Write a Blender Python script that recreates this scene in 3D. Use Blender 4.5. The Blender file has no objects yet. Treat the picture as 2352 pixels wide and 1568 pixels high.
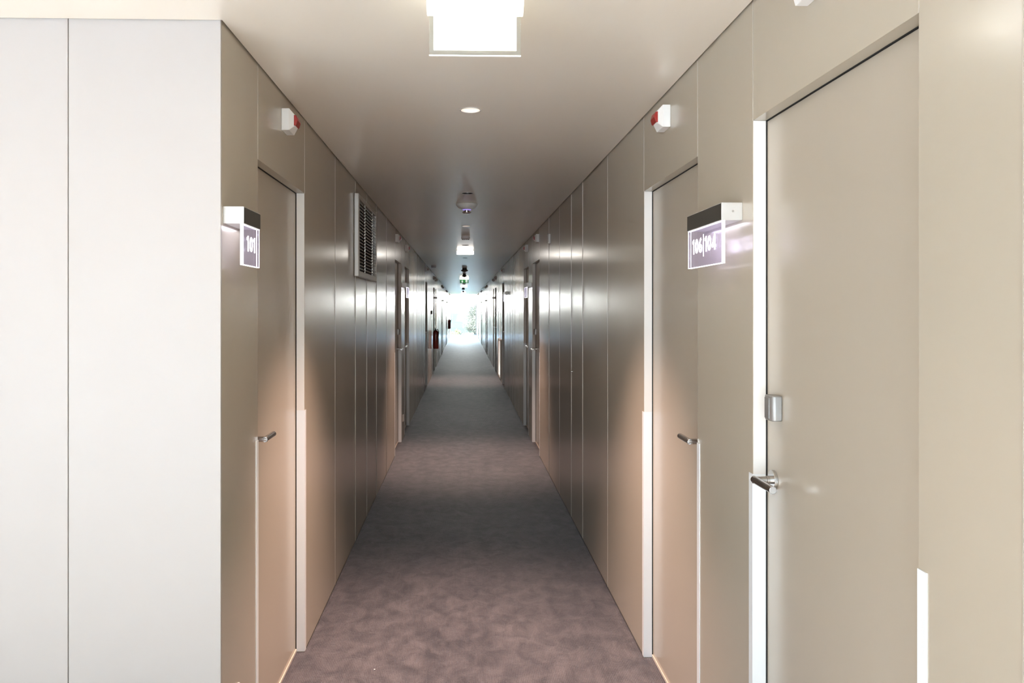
import bpy, bmesh, math, random
from mathutils import Vector, Matrix
random.seed(7)
S = bpy.context.scene
COL = S.collection
PI = math.pi

# ---------------------------------------------------------------- camera
cam_d = bpy.data.cameras.new('camera'); cam = bpy.data.objects.new('camera', cam_d); COL.objects.link(cam)
cam.location = (0, 0, 1.55)
cam.rotation_euler = (math.radians(90), 0, math.radians(-1.6))
cam_d.sensor_width = 36; cam_d.lens = 36 * 1829 / 2352
cam_d.shift_x = 61.4 / 2352; cam_d.shift_y = -75 / 2352
cam_d.clip_start = 0.05; cam_d.clip_end = 3000
S.camera = cam

# ---------------------------------------------------------------- world, sun, exposure
W = bpy.data.worlds.new('world'); S.world = W; W.use_nodes = True
nt = W.node_tree; N = nt.nodes; K = nt.links; N.clear()
wo = N.new('ShaderNodeOutputWorld'); wb = N.new('ShaderNodeBackground'); tc = N.new('ShaderNodeTexCoord')
sep = N.new('ShaderNodeSeparateXYZ'); K.new(tc.outputs['Generated'], sep.inputs[0])
rp = N.new('ShaderNodeValToRGB'); K.new(sep.outputs['Z'], rp.inputs[0])
e = rp.color_ramp.elements
e[0].position = 0.0; e[0].color = (1.0, 0.98, 0.95, 1)
e[1].position = 1.0; e[1].color = (0.42, 0.62, 1.0, 1)
q = e.new(0.07); q.color = (0.96, 0.97, 0.98, 1)
q = e.new(0.16); q.color = (0.58, 0.80, 1.0, 1)
q = e.new(0.45); q.color = (0.32, 0.60, 1.0, 1)
# the sky is made brighter towards the end window than the lobby
mr = N.new('ShaderNodeMapRange'); K.new(sep.outputs['Y'], mr.inputs[0])
mr.inputs[1].default_value = 0.2; mr.inputs[2].default_value = 0.8
SKY_LOBBY, SKY_END = 3.4, 56.0
mr.inputs[3].default_value = SKY_LOBBY; mr.inputs[4].default_value = SKY_END
K.new(rp.outputs[0], wb.inputs['Color']); K.new(mr.outputs[0], wb.inputs['Strength']); K.new(wb.outputs[0], wo.inputs[0])

sd = bpy.data.lights.new('sun', 'SUN'); sd.energy = 8.5; sd.angle = math.radians(1.5); sd.color = (1, 0.94, 0.87)
sun = bpy.data.objects.new('sun', sd); COL.objects.link(sun)
sun.rotation_euler = Vector((0.18, 1.0, -0.70)).to_track_quat('-Z', 'Y').to_euler()     # shines in through the lobby window behind the camera

VS = S.view_settings
VS.view_transform = 'Standard'; VS.look = 'None'; VS.gamma = 1; VS.use_curve_mapping = False
VS.exposure = 0.9
S.cycles.max_bounces = 12; S.cycles.diffuse_bounces = 7; S.cycles.glossy_bounces = 6
S.cycles.transparent_max_bounces = 16; S.cycles.caustics_reflective = False; S.cycles.caustics_refractive = False
S.cycles.sample_clamp_indirect = 30.0
try: S.cycles.use_denoising = True
except Exception: pass

# ---------------------------------------------------------------- dimensions (metres)
XL, XR = -0.716, 0.804          # corridor wall faces
H = 2.401                       # ceiling height
YEND = 47.0                     # end window
YC = 2.386                      # corner where the left wall turns into the lobby
YB = -1.9                       # lobby window wall behind
XLOB = -4.6                     # far side of the lobby
CX = 0.032                      # centre line of the ceiling devices
DTOP = 2.072                    # door opening height
REC = 0.036                     # door leaf recess

# portals at the two glazed ends
for nm, loc, rx, sx, sy in (('daylight_portal', ((XLOB+XR)/2, YB-0.03, 1.2), 90, XR-XLOB, 2.3),
                            ('daylight_portal', ((XL+XR)/2, YEND+0.12, 1.2), -90, XR-XL, 2.3)):
    ld = bpy.data.lights.new(nm, 'AREA'); ld.shape = 'RECTANGLE'; ld.size = sx; ld.size_y = sy
    ld.cycles.is_portal = True
    lo = bpy.data.objects.new(nm, ld); COL.objects.link(lo); lo.location = loc
    lo.rotation_euler = (math.radians(rx), 0, 0)

# ---------------------------------------------------------------- helpers
def tag(o, label=None, cat=None, group=None, kind=None):
    if label: o['label'] = label
    if cat: o['category'] = cat
    if group: o['group'] = group
    if kind: o['kind'] = kind
    return o

def empty(name, loc, label=None, cat=None, group=None, kind=None):
    o = bpy.data.objects.new(name, None); COL.objects.link(o); o.location = loc
    o.empty_display_size = 0.05
    return tag(o, label, cat, group, kind)

def link(name, bm, mat, parent=None, smooth=False, bevel=0, auto=None):
    me = bpy.data.meshes.new(name); bm.normal_update(); bm.to_mesh(me); bm.free()
    for m in (mat if isinstance(mat, (list, tuple)) else [mat]): me.materials.append(m)
    o = bpy.data.objects.new(name, me); COL.objects.link(o)
    if parent: o.parent = parent
    if smooth:
        for p in me.polygons: p.use_smooth = True
        try: me.set_sharp_from_angle(angle=math.radians(auto or 35))
        except Exception: pass
    if bevel:
        b = o.modifiers.new('bevel', 'BEVEL'); b.width = bevel; b.segments = 2; b.limit_method = 'ANGLE'
    return o

def box(bm, x0, x1, y0, y1, z0, z1, mi=0):
    x0, x1 = min(x0, x1), max(x0, x1); y0, y1 = min(y0, y1), max(y0, y1)
    v = [bm.verts.new(p) for p in ((x0,y0,z0),(x1,y0,z0),(x1,y1,z0),(x0,y1,z0),(x0,y0,z1),(x1,y0,z1),(x1,y1,z1),(x0,y1,z1))]
    for f in ((0,3,2,1),(4,5,6,7),(0,1,5,4),(1,2,6,5),(2,3,7,6),(3,0,4,7)):
        fc = bm.faces.new([v[i] for i in f]); fc.material_index = mi

def prism(bm, pts, axis, a0, a1, mi=0):
    """extrude a closed 2-D outline along an axis"""
    def P(p, a):
        return {'x': (a, p[0], p[1]), 'y': (p[0], a, p[1]), 'z': (p[0], p[1], a)}[axis]
    A = [bm.verts.new(P(p, a0)) for p in pts]; B = [bm.verts.new(P(p, a1)) for p in pts]
    fs = [bm.faces.new(A), bm.faces.new(list(reversed(B)))]
    n = len(pts)
    for i in range(n): fs.append(bm.faces.new([A[i], B[i], B[(i+1) % n], A[(i+1) % n]]))
    for f in fs: f.material_index = mi
    bmesh.ops.recalc_face_normals(bm, faces=fs)

def tube(bm, p0, p1, r0, r1=None, n=20, caps=True, mi=0):
    r1 = r0 if r1 is None else r1
    p0 = Vector(p0); p1 = Vector(p1); d = (p1 - p0).normalized()
    u = d.orthogonal().normalized(); w = d.cross(u)
    A = []; B = []
    for i in range(n):
        a = 2*PI*i/n; c = u*math.cos(a) + w*math.sin(a)
        A.append(bm.verts.new(p0 + c*r0)); B.append(bm.verts.new(p1 + c*r1))
    fs = [bm.faces.new([A[i], A[(i+1) % n], B[(i+1) % n], B[i]]) for i in range(n)]
    if caps: fs += [bm.faces.new(list(reversed(A))), bm.faces.new(B)]
    for f in fs: f.material_index = mi
    bmesh.ops.recalc_face_normals(bm, faces=fs)

def lathe(bm, prof, n=32, mi=0):
    """prof: (radius, z) from top to bottom, about the z axis"""
    rings = []
    for r, z in prof:
        if r < 1e-6: rings.append([bm.verts.new((0, 0, z))])
        else: rings.append([bm.verts.new((r*math.cos(2*PI*i/n), r*math.sin(2*PI*i/n), z)) for i in range(n)])
    fs = []
    for a, b in zip(rings, rings[1:]):
        for i in range(n):
            j = (i+1) % n
            if len(a) == 1 and len(b) == 1: continue
            if len(a) == 1: fs.append(bm.faces.new([a[0], b[i], b[j]]))
            elif len(b) == 1: fs.append(bm.faces.new([a[i], b[0], a[j]]))
            else: fs.append(bm.faces.new([a[i], b[i], b[j], a[j]]))
    for f in fs: f.material_index = mi
    bmesh.ops.recalc_face_normals(bm, faces=fs)

def new(): return bmesh.new()

def copy_tree(o, parent=None):
    c = o.copy(); COL.objects.link(c)
    if parent: c.parent = parent; c.matrix_parent_inverse = o.matrix_parent_inverse.copy()
    for ch in [x for x in S.objects if x.parent == o]: copy_tree(ch, c)
    return c

# ---------------------------------------------------------------- materials
def mat(name, color, rough=0.5, metal=0.0, spec=0.5, emit=None, es=0, coat=0, coat_r=0.1, aniso=0, bump=None, var=None):
    m = bpy.data.materials.new(name); m.use_nodes = True
    b = m.node_tree.nodes['Principled BSDF']; n = m.node_tree.nodes; k = m.node_tree.links
    b.inputs['Base Color'].default_value = (*color, 1); b.inputs['Roughness'].default_value = rough
    b.inputs['Metallic'].default_value = metal; b.inputs['Specular IOR Level'].default_value = spec
    if emit: b.inputs['Emission Color'].default_value = (*emit, 1); b.inputs['Emission Strength'].default_value = es
    if coat: b.inputs['Coat Weight'].default_value = coat; b.inputs['Coat Roughness'].default_value = coat_r
    t = None
    if bump or var:
        t = n.new('ShaderNodeTexCoord')
    if bump:
        scale, strength, dist, stretch = bump
        mp = n.new('ShaderNodeMapping'); mp.inputs['Scale'].default_value = stretch
        k.new(t.outputs['Object'], mp.inputs[0])
        no = n.new('ShaderNodeTexNoise'); no.inputs['Scale'].default_value = scale; no.inputs['Detail'].default_value = 3
        k.new(mp.outputs[0], no.inputs['Vector'])
        bp = n.new('ShaderNodeBump'); bp.inputs['Strength'].default_value = strength; bp.inputs['Distance'].default_value = dist
        k.new(no.outputs['Fac'], bp.inputs['Height']); k.new(bp.outputs[0], b.inputs['Normal'])
    if var:
        scale, amt = var
        no = n.new('ShaderNodeTexNoise'); no.inputs['Scale'].default_value = scale; no.inputs['Detail'].default_value = 4
        k.new(t.outputs['Object'], no.inputs['Vector'])
        mx = n.new('ShaderNodeMix'); mx.data_type = 'RGBA'
        mx.inputs['A'].default_value = (*[c*(1-amt) for c in color], 1); mx.inputs['B'].default_value = (*[min(1, c*(1+amt)) for c in color], 1)
        k.new(no.outputs['Fac'], mx.inputs['Factor']); k.new(mx.outputs['Result'], b.inputs['Base Color'])
    return m

M = {}
TAUPE = (0.425, 0.373, 0.303)
M['wall'] = mat('taupe_lacquer', TAUPE, 0.225, 0.0, 0.75, coat=0.1, coat_r=0.14, bump=(1.0, 0.10, 0.004, (6, 6, 0.15)), var=(0.7, 0.03))
M['door'] = mat('taupe_lacquer_door', TAUPE, 0.28, 0.0, 0.7, coat=0.15, coat_r=0.14, bump=(1.0, 0.1, 0.002, (5, 5, 0.3)))
M['lobby'] = mat('cream_lacquer', (0.40, 0.365, 0.34), 0.42, 0, 0.4)
M['seam'] = mat('seam_glint_strip', (0.46, 0.41, 0.35), 0.35, 0.2)  # thin raised strips added for the light line of lit panel edges
M['jamb'] = mat('lit_tone_jamb', (0.76, 0.73, 0.70), 0.4, 0, 0.4)
M['dark'] = mat('dark_void', (0.012, 0.011, 0.010), 0.8)
M['white'] = mat('white_plastic', (0.82, 0.80, 0.77), 0.35)
M['cable_white'] = mat('white_casing', (0.85, 0.84, 0.82), 0.3)
M['guard'] = mat('corner_guard_aluminium', (0.80, 0.82, 0.84), 0.35, 0.1, 0.6)
M['alu'] = mat('brushed_aluminium', (0.60, 0.58, 0.55), 0.42, 0.35, bump=(40, 0.15, 0.001, (1, 0.05, 8)))
M['steel'] = mat('stainless_steel', (0.48, 0.46, 0.44), 0.26, 1.0)
M['chrome'] = mat('chrome', (0.58, 0.565, 0.55), 0.15, 1.0)
M['satin'] = mat('satin_metal', (0.30, 0.29, 0.28), 0.35, 0.5)
M['red'] = mat('red_lens', (0.30, 0.022, 0.018), 0.3, 0, 0.5)
M['extred'] = mat('extinguisher_red', (0.20, 0.022, 0.018), 0.25, 0, 0.6, coat=0.5)
M['black'] = mat('black_plastic', (0.02, 0.02, 0.02), 0.4)
M['darkgrey'] = mat('dark_metal_and_shade', (0.10, 0.095, 0.085), 0.38, 0.6)
M['reflector'] = mat('black_reflector', (0.03, 0.028, 0.025), 0.35, 0.3)
M['trim'] = mat('pale_trim', (0.62, 0.55, 0.47), 0.4)
M['frame'] = mat('window_frame_grey', (0.20, 0.21, 0.22), 0.4, 0.3)
M['bulb'] = mat('warm_lamp', (1, 0.85, 0.7), 0.4, emit=(1.0, 0.82, 0.68), es=0.5)
M['tube'] = mat('lit_diffuser', (0.9, 0.9, 0.9), 0.4, emit=(1.0, 0.985, 0.96), es=3.0)
M['tube_far'] = mat('lit_diffuser_bright', (0.9, 0.9, 0.9), 0.4, emit=(1.0, 0.96, 0.90), es=4.5)
M['picto_white'] = mat('lit_pictogram_white', (0.85, 0.87, 0.85), 0.4, emit=(0.98, 1.0, 0.98), es=0.50)
M['picto_faint'] = mat('pale_pictogram', (0.80, 0.83, 0.81), 0.4, emit=(0.98, 1.0, 0.98), es=0.56)
M['picto_green'] = mat('lit_pictogram_green', (0.03, 0.22, 0.06), 0.4, emit=(0.05, 0.30, 0.09), es=0.12)
M['glow'] = mat('lit_acrylic_edge', (0.9, 0.9, 1.0), 0.3, emit=(0.93, 0.91, 1.0), es=0.95)
M['numeral'] = mat('lit_numeral', (0.95, 0.95, 1.0), 0.3, emit=(0.98, 0.97, 1.0), es=1.0)
M['violet'] = mat('violet_lens', (0.4, 0.3, 0.8), 0.2, emit=(0.42, 0.32, 0.85), es=0.35)

def acrylic(name, tint, a, emit=None, es=0):
    m = bpy.data.materials.new(name); m.use_nodes = True
    n = m.node_tree.nodes; k = m.node_tree.links; n.clear()
    o = n.new('ShaderNodeOutputMaterial'); tr = n.new('ShaderNodeBsdfTransparent'); tr.inputs[0].default_value = (*tint, 1)
    gl = n.new('ShaderNodeBsdfGlossy'); gl.inputs['Roughness'].default_value = 0.04
    fr = n.new('ShaderNodeValue'); fr.outputs[0].default_value = 0.035
    mx = n.new('ShaderNodeMixShader'); k.new(fr.outputs[0], mx.inputs[0]); k.new(tr.outputs[0], mx.inputs[1]); k.new(gl.outputs[0], mx.inputs[2])
    last = mx
    if emit:
        em = n.new('ShaderNodeEmission'); em.inputs[0].default_value = (*emit, 1); em.inputs[1].default_value = es
        ad = n.new('ShaderNodeAddShader'); k.new(mx.outputs[0], ad.inputs[0]); k.new(em.outputs[0], ad.inputs[1]); last = ad
    k.new(last.outputs[0], o.inputs[0])
    return m
M['clear'] = acrylic('clear_acrylic', (0.93, 0.95, 0.93), 0)
M['sign_acrylic'] = acrylic('edge_lit_acrylic', (0.88, 0.86, 0.93), 0, (0.42, 0.39, 0.54), 0.10)
M['glass'] = acrylic('window_glass', (0.96, 0.98, 0.97), 0)

def ceiling_mat():
    m = mat('ceiling_satin', (0.90, 0.90, 0.895), 0.36, 0, 0.8, coat=1.0, coat_r=0.30, bump=(1.0, 0.40, 0.006, (0.35, 3.5, 1)))
    return m
M['ceiling'] = ceiling_mat()
M['ceiling'].node_tree.nodes['Principled BSDF'].inputs['Coat Tint'].default_value = (1.0, 0.93, 0.84, 1)
M['ceiling'].node_tree.nodes['Principled BSDF'].inputs['Specular Tint'].default_value = (1.0, 0.95, 0.87, 1)

def carpet_mat():
    m = bpy.data.materials.new('carpet'); m.use_nodes = True
    n = m.node_tree.nodes; k = m.node_tree.links; b = n['Principled BSDF']
    t = n.new('ShaderNodeTexCoord')
    def noise(scale, detail, stretch=(1, 1, 1), dist=0.0, rough=0.5):
        mp = n.new('ShaderNodeMapping'); mp.inputs['Scale'].default_value = stretch; k.new(t.outputs['Object'], mp.inputs[0])
        a = n.new('ShaderNodeTexNoise'); a.inputs['Scale'].default_value = scale; a.inputs['Detail'].default_value = detail
        a.inputs['Distortion'].default_value = dist; a.inputs['Roughness'].default_value = rough
        k.new(mp.outputs[0], a.inputs['Vector']); return a
    def ramp(src, p0, c0, p1, c1):
        r = n.new('ShaderNodeValToRGB'); r.color_ramp.elements[0].position = p0; r.color_ramp.elements[0].color = c0
        r.color_ramp.elements[1].position = p1; r.color_ramp.elements[1].color = c1; k.new(src, r.inputs[0]); return r
    def mul(a, bb, fac):
        x = n.new('ShaderNodeMix'); x.data_type = 'RGBA'; x.blend_type = 'MULTIPLY'; x.inputs['Factor'].default_value = fac
        k.new(a, x.inputs['A']); k.new(bb, x.inputs['B']); return x.outputs['Result']
    brush = noise(11, 7, (1.0, 0.75, 1), 0.5, 0.7)       # brushed pile patches
    foot = noise(2.2, 3, (1.2, 0.7, 1), 0.3)
    fine = noise(260, 2)
    rib = n.new('ShaderNodeTexWave'); rib.wave_type = 'BANDS'; rib.bands_direction = 'X'; rib.inputs['Scale'].default_value = 42
    rib.inputs['Distortion'].default_value = 1.2; rib.inputs['Detail'].default_value = 2; k.new(t.outputs['Object'], rib.inputs['Vector'])
    rib2 = n.new('ShaderNodeTexWave'); rib2.wave_type = 'BANDS'; rib2.bands_direction = 'Y'; rib2.inputs['Scale'].default_value = 36
    rib2.inputs['Distortion'].default_value = 2.0; k.new(t.outputs['Object'], rib2.inputs['Vector'])
    base = ramp(brush.outputs['Fac'], 0.38, (0.068, 0.063, 0.072, 1), 0.62, (0.146, 0.132, 0.142, 1))
    c = mul(base.outputs[0], ramp(foot.outputs['Fac'], 0.35, (0.78, 0.78, 0.8, 1), 0.65, (1, 1, 1, 1)).outputs[0], 1)
    c = mul(c, ramp(fine.outputs['Fac'], 0.32, (0.38, 0.38, 0.38, 1), 0.62, (1.2, 1.2, 1.2, 1)).outputs[0], 0.8)
    c = mul(c, ramp(rib.outputs['Fac'], 0.0, (0.72, 0.72, 0.72, 1), 0.5, (1, 1, 1, 1)).outputs[0], 0.35)
    c = mul(c, ramp(rib2.outputs['Fac'], 0.0, (0.8, 0.8, 0.8, 1), 0.5, (1, 1, 1, 1)).outputs[0], 0.4)
    k.new(c, b.inputs['Base Color'])
    b.inputs['Roughness'].default_value = 0.6; b.inputs['Specular IOR Level'].default_value = 0.4
    b.inputs['Sheen Weight'].default_value = 0.2; b.inputs['Sheen Roughness'].default_value = 0.35
    b.inputs['Sheen Tint'].default_value = (0.9, 0.9, 1.0, 1)
    ad = n.new('ShaderNodeMath'); ad.operation = 'ADD'; k.new(fine.outputs['Fac'], ad.inputs[0]); k.new(rib.outputs['Fac'], ad.inputs[1])
    bp = n.new('ShaderNodeBump'); bp.inputs['Strength'].default_value = 0.5; bp.inputs['Distance'].default_value = 0.003
    k.new(ad.outputs[0], bp.inputs['Height'])
    bp2 = n.new('ShaderNodeBump'); bp2.inputs['Strength'].default_value = 0.5; bp2.inputs['Distance'].default_value = 0.012
    k.new(brush.outputs['Fac'], bp2.inputs['Height']); k.new(bp.outputs[0], bp2.inputs['Normal'])
    k.new(bp2.outputs[0], b.inputs['Normal'])
    return m
M['carpet'] = carpet_mat()

# ---------------------------------------------------------------- layout of the two walls
PAIRS = [8.38, 19.15, 26.2, 33.3, 40.4]
def left(d): return d + 0.020
def right(d): return d - 0.022

# (y0, y1, handle end, reader?, recess)
def pair_openings(p): return [(p, p+0.86, 'far', True, REC), (p+1.40, p+2.18, 'near', False, REC)]
open_L = [(2.78, 3.60, 'near', False, REC)]
open_R = [(1.405, 2.21, 'far', True, REC), (2.73, 3.54, 'near', False, REC)]
for p in PAIRS:
    open_L += pair_openings(p); open_R += pair_openings(p)
    if p == PAIRS[0]:
        open_L.append((15.1, 16.0, 'far', False, 0.07)); open_R.append((15.5, 16.35, 'far', False, 0.07))
seams_L = [4.46, 5.31, 5.94, 6.60, 7.46, 11.45, 12.35, 12.95, 13.6, 14.5, 17.1, 18.0]
seams_R = [1.143, 4.43, 5.36, 5.92, 6.64, 7.46, 11.45, 12.35, 12.95, 13.6, 14.5, 17.1, 18.0]
for p in PAIRS[1:]:
    for s in (3.1, 3.95, 4.6, 5.25, 6.1):
        if p + s < YEND: seams_L.append(p+s); seams_R.append(p+s)

def build_wall(name, X, sgn, y_start, opens, seams, off, label):
    """sgn = +1 when the solid lies on the +X side"""
    bm = new(); T = 0.14; G = 0.0016; rnd = random.Random(3 if sgn > 0 else 5)
    cuts = sorted([y_start, YEND+0.05] + [off(a) for o in opens for a in o[:2]] + [off(s) for s in seams])
    ops = [(off(o[0]), off(o[1])) for o in opens]
    for a, b in zip(cuts, cuts[1:]):
        mid = (a+b)/2
        z0 = DTOP if any(o[0] < mid < o[1] for o in ops) else 0.0
        ga = 0 if (abs(a-y_start) < 1e-6 or (z0 == 0 and any(abs(a-o[1]) < 1e-6 for o in ops))) else G
        gb = 0 if (z0 == 0 and any(abs(b-o[0]) < 1e-6 for o in ops)) else G
        if z0: ga = gb = G
        if z0 or any(abs(a-q[1]) < 1e-6 or abs(b-q[0]) < 1e-6 for q in ops) or b-a > 3 or a < YC:
            box(bm, X, X + sgn*T, a+ga, b-gb, z0, H+0.10)
        else:
            w0, w1 = rnd.uniform(0, 0.0022), rnd.uniform(0, 0.0022)      # panels are never perfectly in line
            prism(bm, [(X+sgn*w0, a+ga), (X+sgn*w1, b-gb), (X+sgn*T, b-gb), (X+sgn*T, a+ga)], 'z', 0, H+0.10)
        if b < YEND and not any(abs(b-q) < 1e-6 for o in ops for q in o):
            box(bm, X-sgn*0.0011, X+sgn*0.004, b-0.0013, b+0.0013, 0.004, H-0.002, 2)
        elif b < YEND:
            box(bm, X-sgn*0.0011, X+sgn*0.004, b-0.0013, b+0.0013, DTOP, H-0.002, 2)
    box(bm, X + sgn*T, X + sgn*(T+0.06), y_start if sgn < 0 else YB, YEND+0.05, 0, H+0.10, 1)
    # dark backing in the seams
    box(bm, X + sgn*0.012, X + sgn*0.014, y_start+0.02, YEND, DTOP+0.02, H+0.09, 1)
    o = link(name, bm, [M['wall'], M['dark'], M['seam']])
    return tag(o, label, 'wall', kind='structure')
build_wall('wall_left', XL, -1, YC, open_L, seams_L, left, 'glossy taupe panelled wall along the left side of the corridor')
build_wall('wall_right', XR, 1, YB, open_R, seams_R, right, 'glossy taupe panelled wall along the right side of the corridor')

# lobby wall facing the camera, left of the corridor
bm = new()
xs = [XLOB, -1.80, -1.28+0.0, XL-0.002]
def lob_x(px): return (px - 1063.5) * 2.405 / 1829
seam = lob_x(181)
for a, b in ((XLOB, lob_x(-500)), (lob_x(-500), seam), (seam, XL)):
    box(bm, a+(0.0012 if a != XLOB else 0), b-(0.0012 if b != XL else 0.0), YC-0.012, YC+0.0, 0, H+0.05)
box(bm, XLOB, XL-0.001, YC, YC+0.03, 0, H+0.05, 1)
o = link('wall_front', bm, [M['lobby'], M['dark']], bevel=0.0010)
tag(o, 'pale cream wall panels facing the camera left of the corridor mouth', 'wall', kind='structure')
bm = new(); box(bm, XLOB-0.1, XLOB, YB, YC, 0, H+0.05)
tag(link('wall_side', bm, M['lobby']), 'cream side wall of the lobby outside the frame', 'wall', kind='structure')

# floor
bm = new(); box(bm, XLOB-0.1, XR+0.2, 1.5, YC, -0.2, 0); box(bm, XL-0.2, XR+0.2, YC, YEND+0.1, -0.2, 0)
tag(link('floor', bm, M['carpet']), 'purple grey brushed carpet running down the corridor', 'floor', kind='structure')

bm = new(); box(bm, XLOB-0.1, XR+0.2, YB-0.1, 1.5, -0.2, 0)
M['stone'] = mat('lobby_bounce_stone', (0.66, 0.61, 0.57), 0.35, var=(1.5, 0.08))  # unseen lobby floor given a pale stone to bounce sunlight to the ceiling
tag(link('floor_lobby', bm, M['stone']), 'lobby floor behind the camera, made pale to bounce sunlight', 'floor', kind='structure')

# ceiling with round holes for the recessed spotlights
DL_LIT = [3.41, 8.19, 17.3]
DL_OFF = [5.86, 10.66, 13.3, 15.6, 24.0, 26.6, 31.0, 33.4, 38.2, 43.0]
DL_R = 0.042
def ceiling():
    cu = bpy.data.curves.new('ceiling_outline', 'CURVE'); cu.dimensions = '2D'; cu.fill_mode = 'BOTH'; cu.extrude = 0.0
    def spl(pts):
        s = cu.splines.new('POLY'); s.points.add(len(pts)-1)
        for p, q_ in zip(s.points, pts): p.co = (q_[0], q_[1], 0, 1)
        s.use_cyclic_u = True
    g = 0.006
    spl([(XLOB, YB), (XR-g, YB), (XR-g, YEND), (XL+g, YEND), (XL+g, YC-0.012-g), (XLOB, YC-0.012-g)])
    for y in DL_LIT + DL_OFF:
        spl([(CX+DL_R*math.cos(-2*PI*i/28), y+DL_R*math.sin(-2*PI*i/28)) for i in range(28)])
    tmp = bpy.data.objects.new('tmp', cu); COL.objects.link(tmp)
    dg = bpy.context.evaluated_depsgraph_get(); dg.update()
    me = bpy.data.meshes.new_from_object(tmp.evaluated_get(dg)); me.name = 'ceiling'
    bpy.data.objects.remove(tmp)
    bm = new(); bm.from_mesh(me)
    bmesh.ops.remove_doubles(bm, verts=bm.verts, dist=1e-5)
    bmesh.ops.triangulate(bm, faces=bm.faces)
    r = bmesh.ops.extrude_face_region(bm, geom=list(bm.faces))
    bmesh.ops.translate(bm, verts=[v for v in r['geom'] if isinstance(v, bmesh.types.BMVert)], vec=(0, 0, 0.012))
    bmesh.ops.recalc_face_normals(bm, faces=bm.faces)
    o = link('ceiling', bm, M['ceiling']); o.location = (0, 0, H)
    tag(o, 'satin off white ceiling over the corridor and lobby', 'ceiling', kind='structure')
ceiling()
bm = new(); box(bm, XLOB-0.1, XR+0.25, YB-0.1, YEND+0.1, H+0.16, H+0.3)
box(bm, XLOB-0.1, XL-0.2, YC+0.03, YC+0.1, H+0.0, H+0.16)
tag(link('roof', bm, M['dark']), 'dark roof slab above the ceiling void', 'roof', kind='structure')

# slim dark strips standing in for the shadow gap at the foot of both walls
for nm, X, sg, ops, off, ys in (('baseboard_left', XL, 1, open_L, left, YC), ('baseboard_right', XR, -1, open_R, right, YB)):
    bm = new(); y = ys
    for o_ in ops + [(YEND-off(0)-0.1, YEND)]:
        box(bm, X, X+sg*0.0015, y+0.004, off(o_[0])-0.03, 0.0, 0.006); y = off(o_[1])+0.03
    o = link(nm, bm, M['darkgrey'])
    tag(o, 'slim dark shadow line at the foot of the %s wall' % nm.split('_')[1], 'baseboard', kind='structure')

# ---------------------------------------------------------------- doors
ORD = ['first', 'second', 'third', 'fourth', 'fifth', 'sixth', 'seventh', 'eighth', 'ninth', 'tenth', 'eleventh', 'twelfth', 'thirteenth', 'fourteenth', 'fifteenth']
def lever(root, X, s, y, z, direction):
    """lever handle on a leaf whose face is at X; s points into the corridor"""
    bm = new(); tube(bm, (X, y, z), (X+s*0.009, y, z), 0.0265, n=36)
    rose = link('rose', bm, M['chrome'], None, True, 0.001)
    bm = new()
    L = 0.125
    tube(bm, (X+s*0.008, y, z), (X+s*0.022, y, z), 0.011, n=24)
    tube(bm, (X+s*0.022, y, z), (X+s*0.060, y, z), 0.0095, n=24)
    tube(bm, (X+s*0.053, y-direction*0.008, z), (X+s*0.053, y+direction*L, z), 0.0098, n=24)
    h = link('lever_handle', bm, M['steel'], root, True, 0.0008)
    rose.parent = h
    return h

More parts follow.
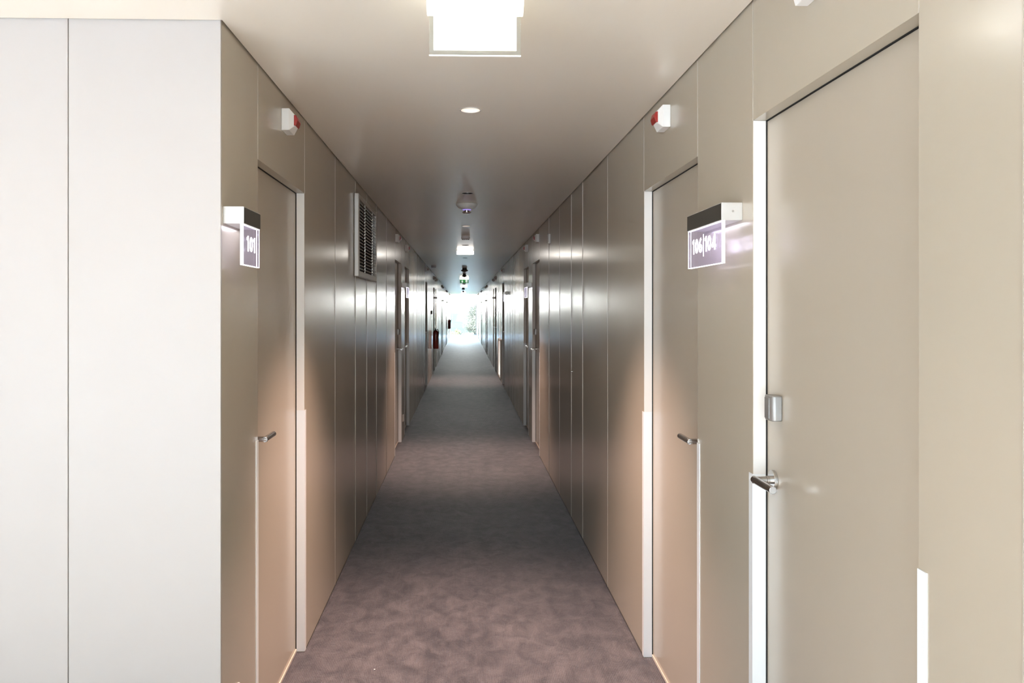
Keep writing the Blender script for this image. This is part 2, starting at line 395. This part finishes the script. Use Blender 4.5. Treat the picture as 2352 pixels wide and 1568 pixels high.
def door(idx, side, n_th, y0, y1, hend, reader, rec, off):
    X = XL if side == 'left' else XR; s = 1 if side == 'left' else -1
    a, b = off(y0), off(y1)
    root = empty('door_%d' % idx, (X, a, 0), None, 'door', None, 'structure')
    far_txt = '%s door from the camera on the %s wall' % (ORD[n_th], side)
    root['label'] = ('taupe flush door with lever handle, ' if True else '') + far_txt
    fx = X - s*rec
    objs = []
    jx = fx; fx = X - s*(rec+0.0035)          # leaf set back; the gap's shade is put in as dark strips
    bm = new(); box(bm, jx, fx-s*0.02, b-0.0012, b, 0, DTOP); box(bm, jx, fx-s*0.02, a, a+0.0012, 0, DTOP); box(bm, jx, fx-s*0.02, a, b, DTOP-0.0012, DTOP)
    objs.append(link('door_gap_shade', bm, M['dark']))
    bm = new(); box(bm, fx, fx - s*0.042, a+0.003, b-0.003, 0.012, DTOP-0.0025)
    objs.append(link('door_leaf', bm, M['door'], None, bevel=0.0012))
    bm = new(); box(bm, fx-s*0.05, fx-s*0.056, a, b, 0, DTOP)
    objs.append(link('door_rebate', bm, M['dark']))
    # jamb linings on both sides, daylight on the reveals put into their pale tone
    bm = new(); box(bm, X-s*0.0012, jx+s*0.0005, b-0.0022, b, 1.092, DTOP-0.001)
    box(bm, X-s*0.0012, jx+s*0.0005, a, a+0.0022, 1.092, DTOP-0.001)
    objs.append(link('door_jamb', bm, M['jamb']))
    # aluminium corner guards, 1.09 m high, wrapping the corridor edge
    for yy, dr in ((a, -1), (b, 1)):
        bm = new()
        t = 0.002; w = 0.026
        prism(bm, [(X+s*t, yy+dr*w), (X+s*t, yy-dr*t), (jx+s*0.0005, yy-dr*t), (jx+s*0.0005, yy), (X, yy), (X, yy+dr*w)], 'z', 0.004, 1.092)
        o = link('corner_guard', bm, M['guard']); o['label'] = 'pale metal edge strip up to handle height'
        objs.append(o)
    bm = new(); box(bm, fx+s*0.0008, fx+s*0.005, a+0.004, b-0.004, 0.004, 0.016)
    objs.append(link('door_seal', bm, M['trim']))
    hy = b-0.053 if hend == 'far' else a+0.05
    hz = 1.087
    h = lever(None, fx, s, hy, hz, -1 if hend == 'far' else 1); objs.append(h)
    if reader:
        bm = new(); ry0, ry1 = hy-0.055, hy+0.0
        prism(bm, [(fx, ry0), (fx+s*0.020, ry0), (fx+s*0.026, ry0+0.004), (fx+s*0.030, ry0+0.014), (fx+s*0.030, ry1-0.012), (fx+s*0.026, ry1), (fx, ry1)], 'z', 1.252, 1.319)
        r_ = link('card_reader', bm, M['satin'], None, True, 0.003)
        r_['label'] = 'small chrome card reader above the handle'
        bm = new(); box(bm, fx+s*0.0295, fx+s*0.0312, ry0+0.014, ry1-0.010, 1.258, 1.313)
        r2 = link('reader_face', bm, M['satin'], r_, bevel=0.0006)
        objs.append(r_)
    inv = Matrix.Translation(-Vector(root.location))
    for o in objs:
        o.parent = root; o.matrix_parent_inverse = inv
    return root
idx = 1
nL = nR = 0
for o_ in open_L:
    door(idx, 'left', nL, *o_, off=left); idx += 1; nL += 1
for o_ in open_R:
    door(idx, 'right', nR, *o_, off=right); idx += 1; nR += 1

# ---------------------------------------------------------------- end window
wroot = empty('window_1', (0, YEND, 0), 'tall glazed end window framed in grey with trees beyond', 'window', None, 'structure')
inv = Matrix.Translation((0, -YEND, 0))
bm = new(); f = 0.03
box(bm, XL, XL+f*0.7, YEND, YEND+0.06, 0, H); box(bm, XR-f*1.4, XR-f*0.2, YEND, YEND+0.06, 0, H)
box(bm, XL, XR, YEND, YEND+0.06, 0.0, 0.03)
w_ = link('window_frame', bm, M['frame']); w_.parent = wroot; w_.matrix_parent_inverse = inv
bm = new(); box(bm, XL+f*0.7, XR-f*1.4, YEND+0.025, YEND+0.035, 0.03, H)
w_ = link('window_pane', bm, M['glass']); w_.parent = wroot; w_.matrix_parent_inverse = inv
# the lobby's window wall behind the camera
wroot = empty('window_2', (0, YB, 0), 'wide glazed lobby window behind the camera', 'window', None, 'structure')
inv = Matrix.Translation((0, -YB, 0))
bm = new()
for x in (XLOB, XLOB+1.35, XLOB+2.7, XLOB+4.05, XR-0.06): box(bm, x, x+0.06, YB, YB+0.06, 0, H)
box(bm, XLOB, XR, YB, YB+0.06, 0, 0.05); box(bm, XLOB, XR, YB, YB+0.06, H-0.05, H)
w_ = link('window_frame', bm, M['frame']); w_.parent = wroot; w_.matrix_parent_inverse = inv
bm = new(); box(bm, XLOB+0.06, XR-0.06, YB+0.025, YB+0.031, 0.05, H-0.05)
w_ = link('window_pane', bm, M['glass']); w_.parent = wroot; w_.matrix_parent_inverse = inv

# ---------------------------------------------------------------- outside
def leafy(name, color):
    return mat(name, color, 0.8, spec=0.0, var=(0.8, 0.25))
M['grass'] = mat('meadow', (0.075, 0.072, 0.048), 0.9, spec=0.0, var=(0.03, 0.3))
M['paving'] = mat('pale_terrace', (0.66, 0.52, 0.42), 0.8, var=(0.4, 0.15))
M['leaf'] = leafy('dark_leaf', (0.30, 0.30, 0.25))
M['bark'] = mat('bark', (0.08, 0.078, 0.075), 0.9, spec=0.0)
M['hill'] = mat('blue_hill', (0.19, 0.195, 0.195), 1.0, spec=0.0, var=(0.01, 0.1))
GZ = -3.2
bm = new(); box(bm, -400, 400, YEND+6, 900, GZ-0.5, GZ)
tag(link('ground', bm, M['grass']), 'yellow green meadow outside the end window', 'ground', kind='structure')
bm = new(); box(bm, -40, 40, -60, YEND+6, GZ-0.5, GZ)
tag(link('terrace', bm, M['paving']), 'pale paved terrace around the building', 'ground', kind='structure')
bm = new()
pts = [(-260, GZ)]
for i in range(40):
    x = -260 + i*13; pts.append((x, 2.5 + 2*math.sin(i*0.35+0.6) + 0.8*math.sin(i*0.9)))
pts.append((260, GZ)); prism(bm, pts, 'y', 700, 860)
tag(link('hills', bm, M['hill']), 'low bluish hills on the horizon beyond the meadow', 'hill', kind='structure')

def tree(name, x, y, h, r, nleaf, label, leaf='leaf'):
    root = empty(name, (x, y, GZ), label, 'tree', 'trees beyond the end window')
    bm = new(); zc = h - r*0.95
    tube(bm, (0, 0, 0), (0.1, 0, zc*0.8), 0.16, 0.10, 10)
    for k_ in range(9):
        a = k_*2.4; tube(bm, (0.08, 0, zc*(0.35+0.05*k_)), (r*0.7*math.cos(a), r*0.7*math.sin(a), zc+r*0.3*math.sin(k_)), 0.06, 0.015, 7)
    link('trunk', bm, M['bark'], root, True)
    bm = new()
    blobs = [(random.uniform(-0.55, 0.55)*r, random.uniform(-0.55, 0.55)*r, zc+random.uniform(-1.0, 0.55)*r, random.uniform(0.32, 0.5)*r) for _ in range(16)]
    for _ in range(nleaf):
        bx_, by_, bz_, br = random.choice(blobs)
        d = Vector((random.gauss(0, 1), random.gauss(0, 1), random.gauss(0, 1))).normalized()
        c = Vector((bx_, by_, bz_)) + d*br*random.uniform(0.55, 1.05)
        u = Vector((random.gauss(0, 1), random.gauss(0, 1), random.gauss(0, 1))).normalized(); w = u.cross(d).normalized()
        s_ = random.uniform(0.04, 0.09)
        vs = [bm.verts.new(c+u*s_*1.5), bm.verts.new(c+w*s_*0.6), bm.verts.new(c-u*s_*1.5), bm.verts.new(c-w*s_*0.6)]
        bm.faces.new(vs)
    link('foliage', bm, M[leaf], root)
M['shrub'] = leafy('yellow_green_leaf', (0.36, 0.35, 0.20))
for i, (x, y, h) in enumerate(((-1.9, 118, 1.5), (-0.6, 121, 1.8), (0.9, 118, 1.4))):
    tree('shrub', x, y, h, 0.85, 1500, '%s of the three low yellow green shrubs below the end window' % ['leftmost', 'middle', 'rightmost'][i], 'shrub')
    S.objects['shrub' if i == 0 else 'shrub.%03d' % i]['group'] = 'low shrubs outside the end window'; S.objects['shrub' if i == 0 else 'shrub.%03d' % i]['category'] = 'shrub'
tree('leafy_tree', 2.1, 140, 6.5, 2.9, 20000, 'broad leafy tree right of centre in the end window')
tree('leafy_tree', 5.6, 150, 7.0, 2.6, 5000, 'second leafy tree behind the right edge of the end window')
tree('leafy_tree', -5.2, 190, 4.4, 1.5, 3000, 'low leafy tree far off at the left of the end window')

# ---------------------------------------------------------------- ceiling devices
def nth(i, n): return ORD[i] if i < len(ORD) else str(i+1)
# recessed spotlights
def downlight(y, lit):
    root = empty('downlight', (CX, y, H))
    bm = new()
    lathe(bm, [(DL_R-0.001, 0.0), (DL_R-0.001, -0.0025), (DL_R+0.004, -0.0025), (DL_R+0.004, -0.0004)], 32)
    link('rim', bm, M['alu'] if lit else M['white'], root, True)
    bm = new()
    lathe(bm, [(DL_R-0.001, -0.001), (DL_R-0.006, 0.045), (DL_R-0.010, 0.075), (0, 0.075)], 32)
    link('reflector', bm, M['white'] if lit else M['reflector'], root, True)
    if lit:
        bm = new(); lathe(bm, [(0, 0.003), (DL_R-0.004, 0.003), (DL_R-0.004, 0.006), (0, 0.006)], 32)
        link('lamp', bm, M['bulb'], root, True)
        ld = bpy.data.lights.new('spot_light', 'SPOT'); ld.energy = {3.41: 300, 8.19: 200}.get(y, 140); ld.color = (1.0, 0.70, 0.57)
        ld.spot_size = math.radians(82); ld.spot_blend = 0.9; ld.shadow_soft_size = 0.035
        lo = bpy.data.objects.new('spot_light', ld); COL.objects.link(lo); lo.parent = root; lo.location = (0, 0, -0.006)
    return root
ys = sorted([(y, 1) for y in DL_LIT] + [(y, 0) for y in DL_OFF])
il = io = 0
for y, lit in ys:
    r_ = downlight(y, lit)
    if lit:
        tag(r_, 'glowing warm round recessed spotlight, %s lit one from the camera' % ORD[il], 'downlight', 'recessed spotlights in the ceiling'); il += 1
    else:
        tag(r_, 'unlit dark round recessed spotlight, %s dark one from the camera' % ORD[io], 'downlight', 'recessed spotlights in the ceiling'); io += 1

# emergency luminaires
def poly(bm, pts, y0, y1):
    prism(bm, pts, 'y', y0, y1)
def stroke(bm, pts, w, y0, y1, closed=False):
    """thick polyline in the x-z plane, extruded in y"""
    n_ = len(pts)
    for i in range(n_ if closed else n_-1):
        a = Vector(pts[i]); b = Vector(pts[(i+1) % n_]); d = (b-a)
        if d.length < 1e-9: continue
        d.normalize(); p = Vector((-d.y, d.x))*w/2; e_ = d*w*0.12
        poly(bm, [tuple(a-e_+p), tuple(a-e_-p), tuple(b+e_-p), tuple(b+e_+p)], y0, y1)

def picto(mat_, parent, w, h, z0, y, man_side, name='pictogram'):
    """running figure with a door, and a down arrow"""
    bm = new(); y0, y1 = y-0.0012, y+0.0002
    u = h/10
    cx = man_side*w*0.25; cz = z0+h/2
    # running man
    lathe_pts = [(cx-0.4*u+0.75*u*math.cos(t*PI/6), cz+3.0*u+0.75*u*math.sin(t*PI/6)) for t in range(12)]
    poly(bm, lathe_pts, y0, y1)
    stroke(bm, [(cx, cz+2.2*u), (cx+0.3*u, cz-0.3*u)], 1.3*u, y0, y1)
    stroke(bm, [(cx, cz+1.9*u), (cx-1.7*u, cz+1.0*u), (cx-1.9*u, cz-0.2*u)], 0.6*u, y0, y1)
    stroke(bm, [(cx+0.1*u, cz+1.8*u), (cx+1.6*u, cz+0.7*u), (cx+2.6*u, cz+1.4*u)], 0.6*u, y0, y1)
    stroke(bm, [(cx+0.2*u, cz-0.4*u), (cx-1.3*u, cz-1.6*u), (cx-2.8*u, cz-1.6*u)], 0.8*u, y0, y1)
    stroke(bm, [(cx+0.4*u, cz-0.4*u), (cx+1.2*u, cz-2.0*u), (cx+0.7*u, cz-3.6*u)], 0.8*u, y0, y1)
    stroke(bm, [(cx+3.4*u, cz-3.8*u), (cx+3.4*u, cz+3.8*u)], 0.7*u, y0, y1)
    stroke(bm, [(cx-3.0*u, cz+3.8*u), (cx+3.4*u, cz+3.8*u)], 0.5*u, y0, y1)
    link('running_figure', bm, mat_, parent)
    bm = new()
    ax = -man_side*w*0.24
    stroke(bm, [(ax, cz+3.4*u), (ax, cz-2.4*u)], 1.1*u, y0, y1)
    stroke(bm, [(ax-2.4*u, cz-0.2*u), (ax, cz-3.0*u), (ax+2.4*u, cz-0.2*u)], 1.0*u, y0, y1)
    link('down_arrow', bm, mat_, parent)

LUM_E = 0.6
def luminaire(y, panel, label, watts):
    L = 0.255
    root = empty('emergency_light', (CX, y, H), label, 'emergency light', 'emergency luminaires on the ceiling')
    bm = new(); box(bm, -L/2+0.01, L/2-0.01, -0.030, 0.030, -0.018, 0.0)
    link('housing', bm, M['white'], root, bevel=0.003)
    bm = new(); prof = []
    for i in range(15):
        a = PI + PI*i/14
        prof.append((0.037*math.cos(a), -0.034 + 0.036*math.sin(a)))
    prof = [(-0.037, -0.014)] + prof + [(0.037, -0.014)]
    prism(bm, [(p[0], p[1]) for p in prof], 'x', -L/2+0.012, L/2-0.012)
    # prism with axis x expects (y, z)
    link('diffuser', bm, M['tube'] if panel == 'white' else M['tube_far'], root, True)
    for sx in (-1, 1):
        bm = new(); prism(bm, [(p[0]*1.03, p[1]*1.0-0.0005) for p in prof], 'x', sx*(L/2), sx*(L/2-0.012))
        link('end_cap', bm, M['picto_white'], root, True)
    ld = bpy.data.lights.new('luminaire_light', 'AREA'); ld.shape = 'RECTANGLE'; ld.size = 0.22; ld.size_y = 0.06
    ld.energy = watts; ld.color = (1, 0.93, 0.84)
    lo = bpy.data.objects.new('luminaire_light', ld); COL.objects.link(lo); lo.parent = root; lo.location = (0, 0.045 if panel else 0, -0.074)
    if panel:
        bm = new(); box(bm, -0.122, 0.122, -0.003, 0.003, -0.177, -0.069)
        pn = link('clear_panel', bm, M['clear'], root, bevel=0.0008)
        bm = new(); box(bm, -0.122, 0.122, -0.0031, 0.0031, -0.1785, -0.1765)
        link('lit_edge', bm, M['picto_white'], pn)
        bm = new(); box(bm, -0.110, 0.110, -0.0050, -0.0032, -0.165, -0.074)
        pl = link('sign_face', bm, M['picto_white'] if panel == 'white' else M['picto_green'], pn)
        picto(M['picto_faint'] if panel == 'white' else M['picto_white'], pn, 0.22, 0.091, -0.165, -0.0052, -1 if panel == 'white' else 1)
    return root
luminaire(2.12, 'white', 'nearest glowing exit light with a clear panel hanging at the top of the picture', 1.6)
luminaire(11.5, None, 'glowing tube light without a panel on the corridor ceiling', 5)
luminaire(21.2, 'green', 'lit exit light with a green running figure panel', 7)
luminaire(29.0, None, 'small distant tube light on the ceiling beyond the green exit sign', 7)
luminaire(40.0, None, 'farthest tube light on the ceiling near the end window', 16)

# detectors
def detector(x, y, r, kind, label):
    root = empty('smoke_detector', (x, y, H), label, 'smoke detector', 'detectors on the ceiling')
    if kind == 'dome':
        bm = new(); lathe(bm, [(0, 0), (r*0.92, 0), (r, -0.004), (r*0.985, -0.012), (r*0.90, -0.024), (r*0.74, -0.036), (r*0.52, -0.045), (r*0.40, -0.047), (0, -0.047)], 40)
        link('dome_cover', bm, M['white'], root, True)
        bm = new(); lathe(bm, [(0, -0.046), (r*0.40, -0.046), (r*0.40, -0.053), (r*0.30, -0.056), (0, -0.056)], 32)
        link('violet_lens', bm, M['violet'], root, True)
        bm = new(); lathe(bm, [(0, -0.056), (r*0.26, -0.056), (r*0.26, -0.066), (r*0.42, -0.069), (r*0.42, -0.073), (r*0.30, -0.079), (0, -0.082)], 32)
        link('sensor_head', bm, M['chrome'], root, True)
    elif kind == 'drum':
        bm = new(); lathe(bm, [(0, 0), (r*0.95, 0), (r*0.95, -0.018), (0, -0.018)], 32)
        link('base', bm, M['white'], root, True)
        bm = new(); lathe(bm, [(0, -0.018), (r, -0.018), (r, -0.032), (r*0.8, -0.040), (r*0.5, -0.046), (0, -0.047)], 32)
        hd = link('sensor_head', bm, M['white'], root, True)
        bm = new()
        for i in range(10):
            a = 2*PI*i/10
            tube(bm, (r*0.72*math.cos(a), r*0.72*math.sin(a), -0.036), (r*0.78*math.cos(a), r*0.78*math.sin(a), -0.0445), 0.004, 0.003, 8)
        link('vent', bm, M['black'], hd)
    else:
        bm = new(); lathe(bm, [(0, 0), (r*0.62, 0), (r*0.66, -0.03), (r*0.95, -0.04), (r, -0.052), (r*0.8, -0.066), (r*0.35, -0.075), (0, -0.076)], 32)
        link('detector_body', bm, M['darkgrey'], root, True)
        bm = new(); lathe(bm, [(0, -0.0745), (r*0.30, -0.0745), (r*0.24, -0.084), (0, -0.086)], 24)
        link('sensor_head', bm, M['white'], root, True)
detector(CX-0.002, 6.45, 0.0875, 'dome', 'white dome detector with a violet glowing lens')
detector(CX-0.002, 9.30, 0.052, 'drum', 'small white drum smoke detector behind the violet lens dome')
detector(-0.576, 15.6, 0.05, 'drum', 'small detector on the ceiling close to the left wall')
detector(CX, 16.7, 0.075, 'dark', 'dark domed detector, nearest of the dark row before the green exit sign')
detector(CX, 19.4, 0.058, 'dark', 'dark domed detector directly in front of the green exit sign')
detector(CX, 25.4, 0.06, 'dark', 'dark detector on the ceiling just beyond the green exit sign')
detector(CX-0.02, 32.3, 0.07, 'dark', 'far dark detector on the ceiling, second before the end window')
detector(CX-0.02, 37.5, 0.05, 'dark', 'farthest dark detector on the ceiling near the end window')

# ---------------------------------------------------------------- wall beacons over the doors
def beacon_proto(s):
    """origin on the wall face, s points into the corridor"""
    root = empty('alarm_beacon', (0, 0, 0))
    bm = new()
    w, hh = 0.050, 0.043
    # body: box with chamfered top and bottom on the room side (profile in x-z, along y)
    A = [(0, -hh), (s*0.030, -hh), (s*0.030, hh), (0, hh)]
    prism(bm, A, 'y', -w, w)
    # tapered front
    f0 = [(s*0.0300, y, z) for y, z in ((-w, -hh), (w, -hh), (w, hh), (-w, hh))]
    f1 = [(s*0.052, y, z) for y, z in ((-w*0.45, -hh*0.42), (w*0.45, -hh*0.42), (w*0.45, hh*0.42), (-w*0.45, hh*0.42))]
    a_ = [bm.verts.new(p) for p in f0]; b_ = [bm.verts.new(p) for p in f1]
    fs = [bm.faces.new(b_)] + [bm.faces.new([a_[i], a_[(i+1) % 4], b_[(i+1) % 4], b_[i]]) for i in range(4)]
    bmesh.ops.recalc_face_normals(bm, faces=fs)
    link('beacon_body', bm, M['white'], root, bevel=0.002)
    bm = new()
    prof = [(s*0.038, -hh*0.52), (s*0.054, -hh*0.46), (s*0.060, 0), (s*0.054, hh*0.46), (s*0.038, hh*0.52)]
    prism(bm, prof, 'y', -w*0.62, w*0.62)
    o = link('red_lens', bm, M['red'], root, bevel=0.001); o['label'] = 'red lens'
    return root
pL = beacon_proto(1); pR = beacon_proto(-1)
def beacons(proto, X, ops, off, side):
    for i, o_ in enumerate(ops):
        b = proto if i == 0 else copy_tree(proto)
        b.location = (X, off((o_[0]+o_[1])/2 if o_[1] < 4 else o_[0]+0.09), 2.298)
        tag(b, 'white wall beacon with red lens above the %s door on the %s wall' % (ORD[i], side), 'alarm beacon', 'alarm beacons above the doors')
beacons(pL, XL, open_L, left, 'left'); beacons(pR, XR, open_R, right, 'right')

# ---------------------------------------------------------------- illuminated room number signs
def glyph(ch, h):
    """strokes for one numeral: list of (points, closed), and its advance"""
    w = 0.20*h
    def ell(cx, cz, rx, rz, a0=0, a1=2*PI, n=22):
        return [(cx+rx*math.cos(a0+(a1-a0)*i/n), cz+rz*math.sin(a0+(a1-a0)*i/n)) for i in range(n+1)]
    if ch == '1': return [([(0.02*h, 0.80*h), (0.20*h, 0.90*h)], False), ([(0.22*h, 0.0), (0.22*h, 1.0*h)], False)], 0.46*h
    if ch == '0': return [(ell(0.27*h, 0.5*h, 0.19*h, 0.41*h), False)], 0.64*h
    if ch == '6': return [(ell(0.27*h, 0.29*h, 0.18*h, 0.20*h), False), (ell(0.52*h, 0.36*h, 0.43*h, 0.62*h, PI*0.62, PI*0.98, 8), False)], 0.62*h
    if ch == '4': return [([(0.44*h, 0.0), (0.44*h, 0.98*h), (0.06*h, 0.24*h), (0.60*h, 0.24*h)], False)], 0.66*h
    if ch == '|': return [([(0.13*h, -0.30*h), (0.13*h, 1.20*h)], False)], 0.34*h
    return [], 0.3*h

def numerals(text, h, s, length):
    """mesh centred at origin, standing in the y-z plane and readable from the corridor (side s)"""
    bm = new(); items = []; x = 0
    for ch in text:
        g, adv = glyph(ch, h); items.append((g, x, ch)); x += adv
    W_ = x - 0.10*h; sc = length/W_
    for g, x0, ch in items:
        for pts, closed in g:
            P2 = [((p[0]+x0)*sc - length/2, p[1]-h/2) for p in pts]
            stroke(bm, P2, (0.07*h if ch == '|' else 0.185*h), 0, 0.0012)
    # x-z drawing -> y-z plane; the text runs left to right for someone facing the wall
    for v in bm.verts:
        x_, y_, z_ = v.co
        v.co = (s*y_, x_ if s > 0 else -x_, z_)
    bmesh.ops.recalc_face_normals(bm, faces=bm.faces)
    return bm

def room_sign(X, s, y0, length, text, label):
    root = empty('room_sign', (X, y0, 0), label, 'room sign', 'illuminated room signs')
    ob = []
    bm = new(); box(bm, 0, s*0.061, 0, length, 1.805, 1.856)
    hs = link('housing', bm, M['alu'], root, bevel=0.001)
    bm = new(); box(bm, s*0.0605, s*0.0618, 0.002, length-0.002, 1.807, 1.854)  # thin dark face added for the dark wall mirrored in the housing
    fp = link('shaded_front_face', bm, M['darkgrey'], hs); fp['label'] = 'long face painted dark like the wall it reflects'
    bm = new(); tube(bm, (s*0.028, 0.001, 1.831), (s*0.028, -0.0012, 1.831), 0.0032, n=16)
    link('screw', bm, M['steel'], hs)
    px0, px1 = s*0.0495, s*0.059
    bm = new(); box(bm, px0, px1, 0.004, length-0.004, 1.683, 1.806)
    pn = link('acrylic_panel', bm, M['sign_acrylic'], root)
    bm = new(); e_ = 0.0016
    for x in (px0, px1-s*e_):
        box(bm, x, x+s*e_, 0.003, 0.003+e_*1.5, 1.682, 1.806); box(bm, x, x+s*e_, length-0.0035-e_*1.5, length-0.0035, 1.682, 1.806)
    box(bm, px0, px1, 0.003, length-0.0035, 1.6815, 1.6815+e_*1.4)
    box(bm, px0, px1, 0.003, length-0.0035, 1.8035, 1.8050)
    box(bm, px0+s*0.003, px1-s*0.002, 0.0036, 0.0042, 1.685, 1.805)
    g_ = link('lit_edge', bm, M['glow'], pn); g_['label'] = 'glowing pale violet edge'
    if text:
        L_ = 0.100 if len(text) < 4 else 0.235
        bm = numerals(text, 0.0455, s, L_)
        nm = link('room_number', bm, M['numeral'], pn); nm['label'] = 'white number ' + text
        nm.location = (px1+s*0.0005, length*(0.45 if len(text) < 4 else 0.50), 1.749)
    ld = bpy.data.lights.new('sign_light', 'AREA'); ld.shape = 'RECTANGLE'; ld.size = 0.02; ld.size_y = length*0.9; ld.energy = 0.07
    ld.color = (0.85, 0.86, 1.0)
    lo = bpy.data.objects.new('sign_light', ld); COL.objects.link(lo); lo.parent = root
    lo.location = (s*0.022, length/2, 1.800)
    return root
room_sign(XL, 1, left(2.379), 0.195, '101', 'glowing acrylic room sign reading 101 by the first left door')
room_sign(XR, -1, right(2.292), 0.350, '106|104', 'glowing acrylic room sign reading 106|104 between the two near right doors')
for i, p in enumerate(PAIRS):
    room_sign(XL, 1, left(p+0.95), 0.35, None, 'edge-on acrylic room sign between the %s pair of doors on the left wall' % ['first', 'second', 'third', 'fourth', 'fifth'][i])
    room_sign(XR, -1, right(p+0.95), 0.35, None, 'edge-on acrylic room sign between the %s pair of doors on the right wall' % ['second', 'third', 'fourth', 'fifth', 'sixth'][i])
room_sign(XR, -1, right(14.1), 0.6, None, 'acrylic room sign before the single service door on the right wall')

# ---------------------------------------------------------------- grilles
def grille(X, s, y0, y1, z0, z1, nsl, label, posts):
    root = empty('ventilation_grille', (X, y0, 0), label, 'ventilation grille', 'ventilation grilles')
    L = y1-y0; t = 0.030; b = 0.055
    bm = new()
    box(bm, 0, s*t, 0, b, z0, z1); box(bm, 0, s*t, L-b, L, z0, z1)
    box(bm, 0, s*t, b, L-b, z0, z0+0.038); box(bm, 0, s*t, b, L-b, z1-0.030, z1)
    link('frame', bm, M['alu'], root, bevel=0.004)
    bm = new(); box(bm, s*0.001, s*0.003, b, L-b, z0+0.03, z1-0.02)
    link('backing', bm, M['black'], root)
    bm = new()
    za, zb = z0+0.045, z1-0.038
    for i in range(nsl):
        z = za + (zb-za)*(i+0.5)/nsl; hgt = (zb-za)/nsl
        prism(bm, [(s*0.008, z+hgt*0.30), (s*0.026, z-hgt*0.20), (s*0.028, z-hgt*0.06), (s*0.010, z+hgt*0.42)], 'y', b, L-b)
    link('slats', bm, M['alu'], root)
    for f_ in posts:
        bm = new(); tube(bm, (s*0.021, b+(L-2*b)*f_, z0+0.03), (s*0.021, b+(L-2*b)*f_, z1-0.02), 0.0028, n=10)
        link('tie_rod', bm, M['chrome'], root)
grille(XL, 1, left(5.24), left(6.35), 1.765, 2.312, 21, 'framed aluminium louvre grille high on the left wall', (0.35, 0.80))
grille(XR, -1, right(16.6), right(17.7), 0.08, 0.90, 26, 'low louvre grille near the floor of the right wall past the service door', (0.5,))

# ---------------------------------------------------------------- fire extinguishers
def extinguisher(x, y, z, label):
    root = empty('fire_extinguisher', (x, y, z), label, 'fire extinguisher', 'fire extinguishers on the left wall')
    bm = new(); lathe(bm, [(0, 0), (0.062, 0), (0.067, 0.012), (0.067, 0.36), (0.060, 0.395), (0.040, 0.418), (0.020, 0.428), (0, 0.428)], 32)
    cy = link('cylinder', bm, M['extred'], root, True)
    bm = new(); lathe(bm, [(0, 0.425), (0.018, 0.425), (0.018, 0.455), (0, 0.455)], 20)
    tube(bm, (-0.005, 0.01, 0.455), (-0.005, -0.085, 0.475), 0.006, n=10); tube(bm, (-0.005, 0.01, 0.445), (-0.005, -0.08, 0.450), 0.006, n=10)
    link('valve_lever', bm, M['black'], root, True)
    bm = new(); pts = [Vector((0.015, 0, 0.44)), Vector((0.05, -0.03, 0.445)), Vector((0.070, -0.04, 0.40)), Vector((0.060, -0.050, 0.30)), Vector((0.058, -0.052, 0.10))]
    for a, b in zip(pts, pts[1:]): tube(bm, a, b, 0.008, n=10)
    link('hose', bm, M['black'], root, True)
    bm = new(); box(bm, -0.085, -0.06, -0.02, 0.02, 0.30, 0.335); box(bm, -0.085, -0.06, -0.02, 0.02, 0.02, 0.04)
    link('wall_bracket', bm, M['steel'], root)
extinguisher(XL+0.085, 18.42, 0.63, 'red fire extinguisher hung on the left wall halfway down')
extinguisher(XL+0.085, 36.7, 0.63, 'distant red fire extinguisher on the left wall near the end window')

# ---------------------------------------------------------------- small wall fittings
root = empty('call_point', (XL, 17.92, 1.47), 'small dark box on the left wall above the nearer fire extinguisher', 'call point')
bm = new(); box(bm, 0, 0.030, -0.04, 0.04, -0.04, 0.04); link('housing', bm, M['black'], root, bevel=0.003)
bm = new(); box(bm, 0.0295, 0.032, -0.025, 0.025, -0.025, 0.025); link('press_plate', bm, M['white'], root)

root = empty('wall_sensor', (XR, right(7.36), 2.195), 'slim white upright sensor on the right wall before the third door', 'sensor')
bm = new(); box(bm, 0, -0.018, -0.035, 0.035, -0.044, 0.044); link('housing', bm, M['white'], root, bevel=0.003)
bm = new(); tube(bm, (-0.017, 0, -0.030), (-0.024, 0, -0.034), 0.006, n=12); link('sensor_eye', bm, M['chrome'], root)

bm = new(); tube(bm, (XR+0.002, right(5.89), 1.086), (XR-0.004, right(5.89), 1.086), 0.009, n=20)
tube(bm, (XR-0.0035, right(5.89), 1.086), (XR-0.0055, right(5.89), 1.086), 0.005, n=16)
o = link('panel_lock', bm, M['chrome'], None, True)
tag(o, 'tiny chrome lock in the right wall panelling beside a seam', 'lock')

def socket(X, s, y, z, label):
    root = empty('wall_socket', (X, y, z), label, 'socket', 'white sockets on the left wall')
    bm = new(); box(bm, 0, s*0.009, -0.04, 0.04, -0.04, 0.04); pl = link('cover_plate', bm, M['white'], root, bevel=0.003)
    bm = new(); tube(bm, (s*0.009, 0, 0), (s*0.0105, 0, 0), 0.020, n=24); link('socket_insert', bm, M['cable_white'], root, True)
socket(XL, 1, left(2.49), 0.326, 'white socket low on the left wall before the first left door')
socket(XL, 1, left(9.49), 0.25, 'white socket low on the left wall between the second and third left doors')

bm = new(); bmesh.ops.create_icosphere(bm, subdivisions=2, radius=0.0035)
for v in bm.verts: v.co.z *= 0.6
o = link('lint_speck', bm, M['white'], None, True); o.location = (-0.38, 3.43, 0.003)
tag(o, 'tiny white speck of lint lying on the carpet', 'lint')

bpy.data.objects['camera'].data.dof.use_dof = False
bpy.context.view_layer.update()
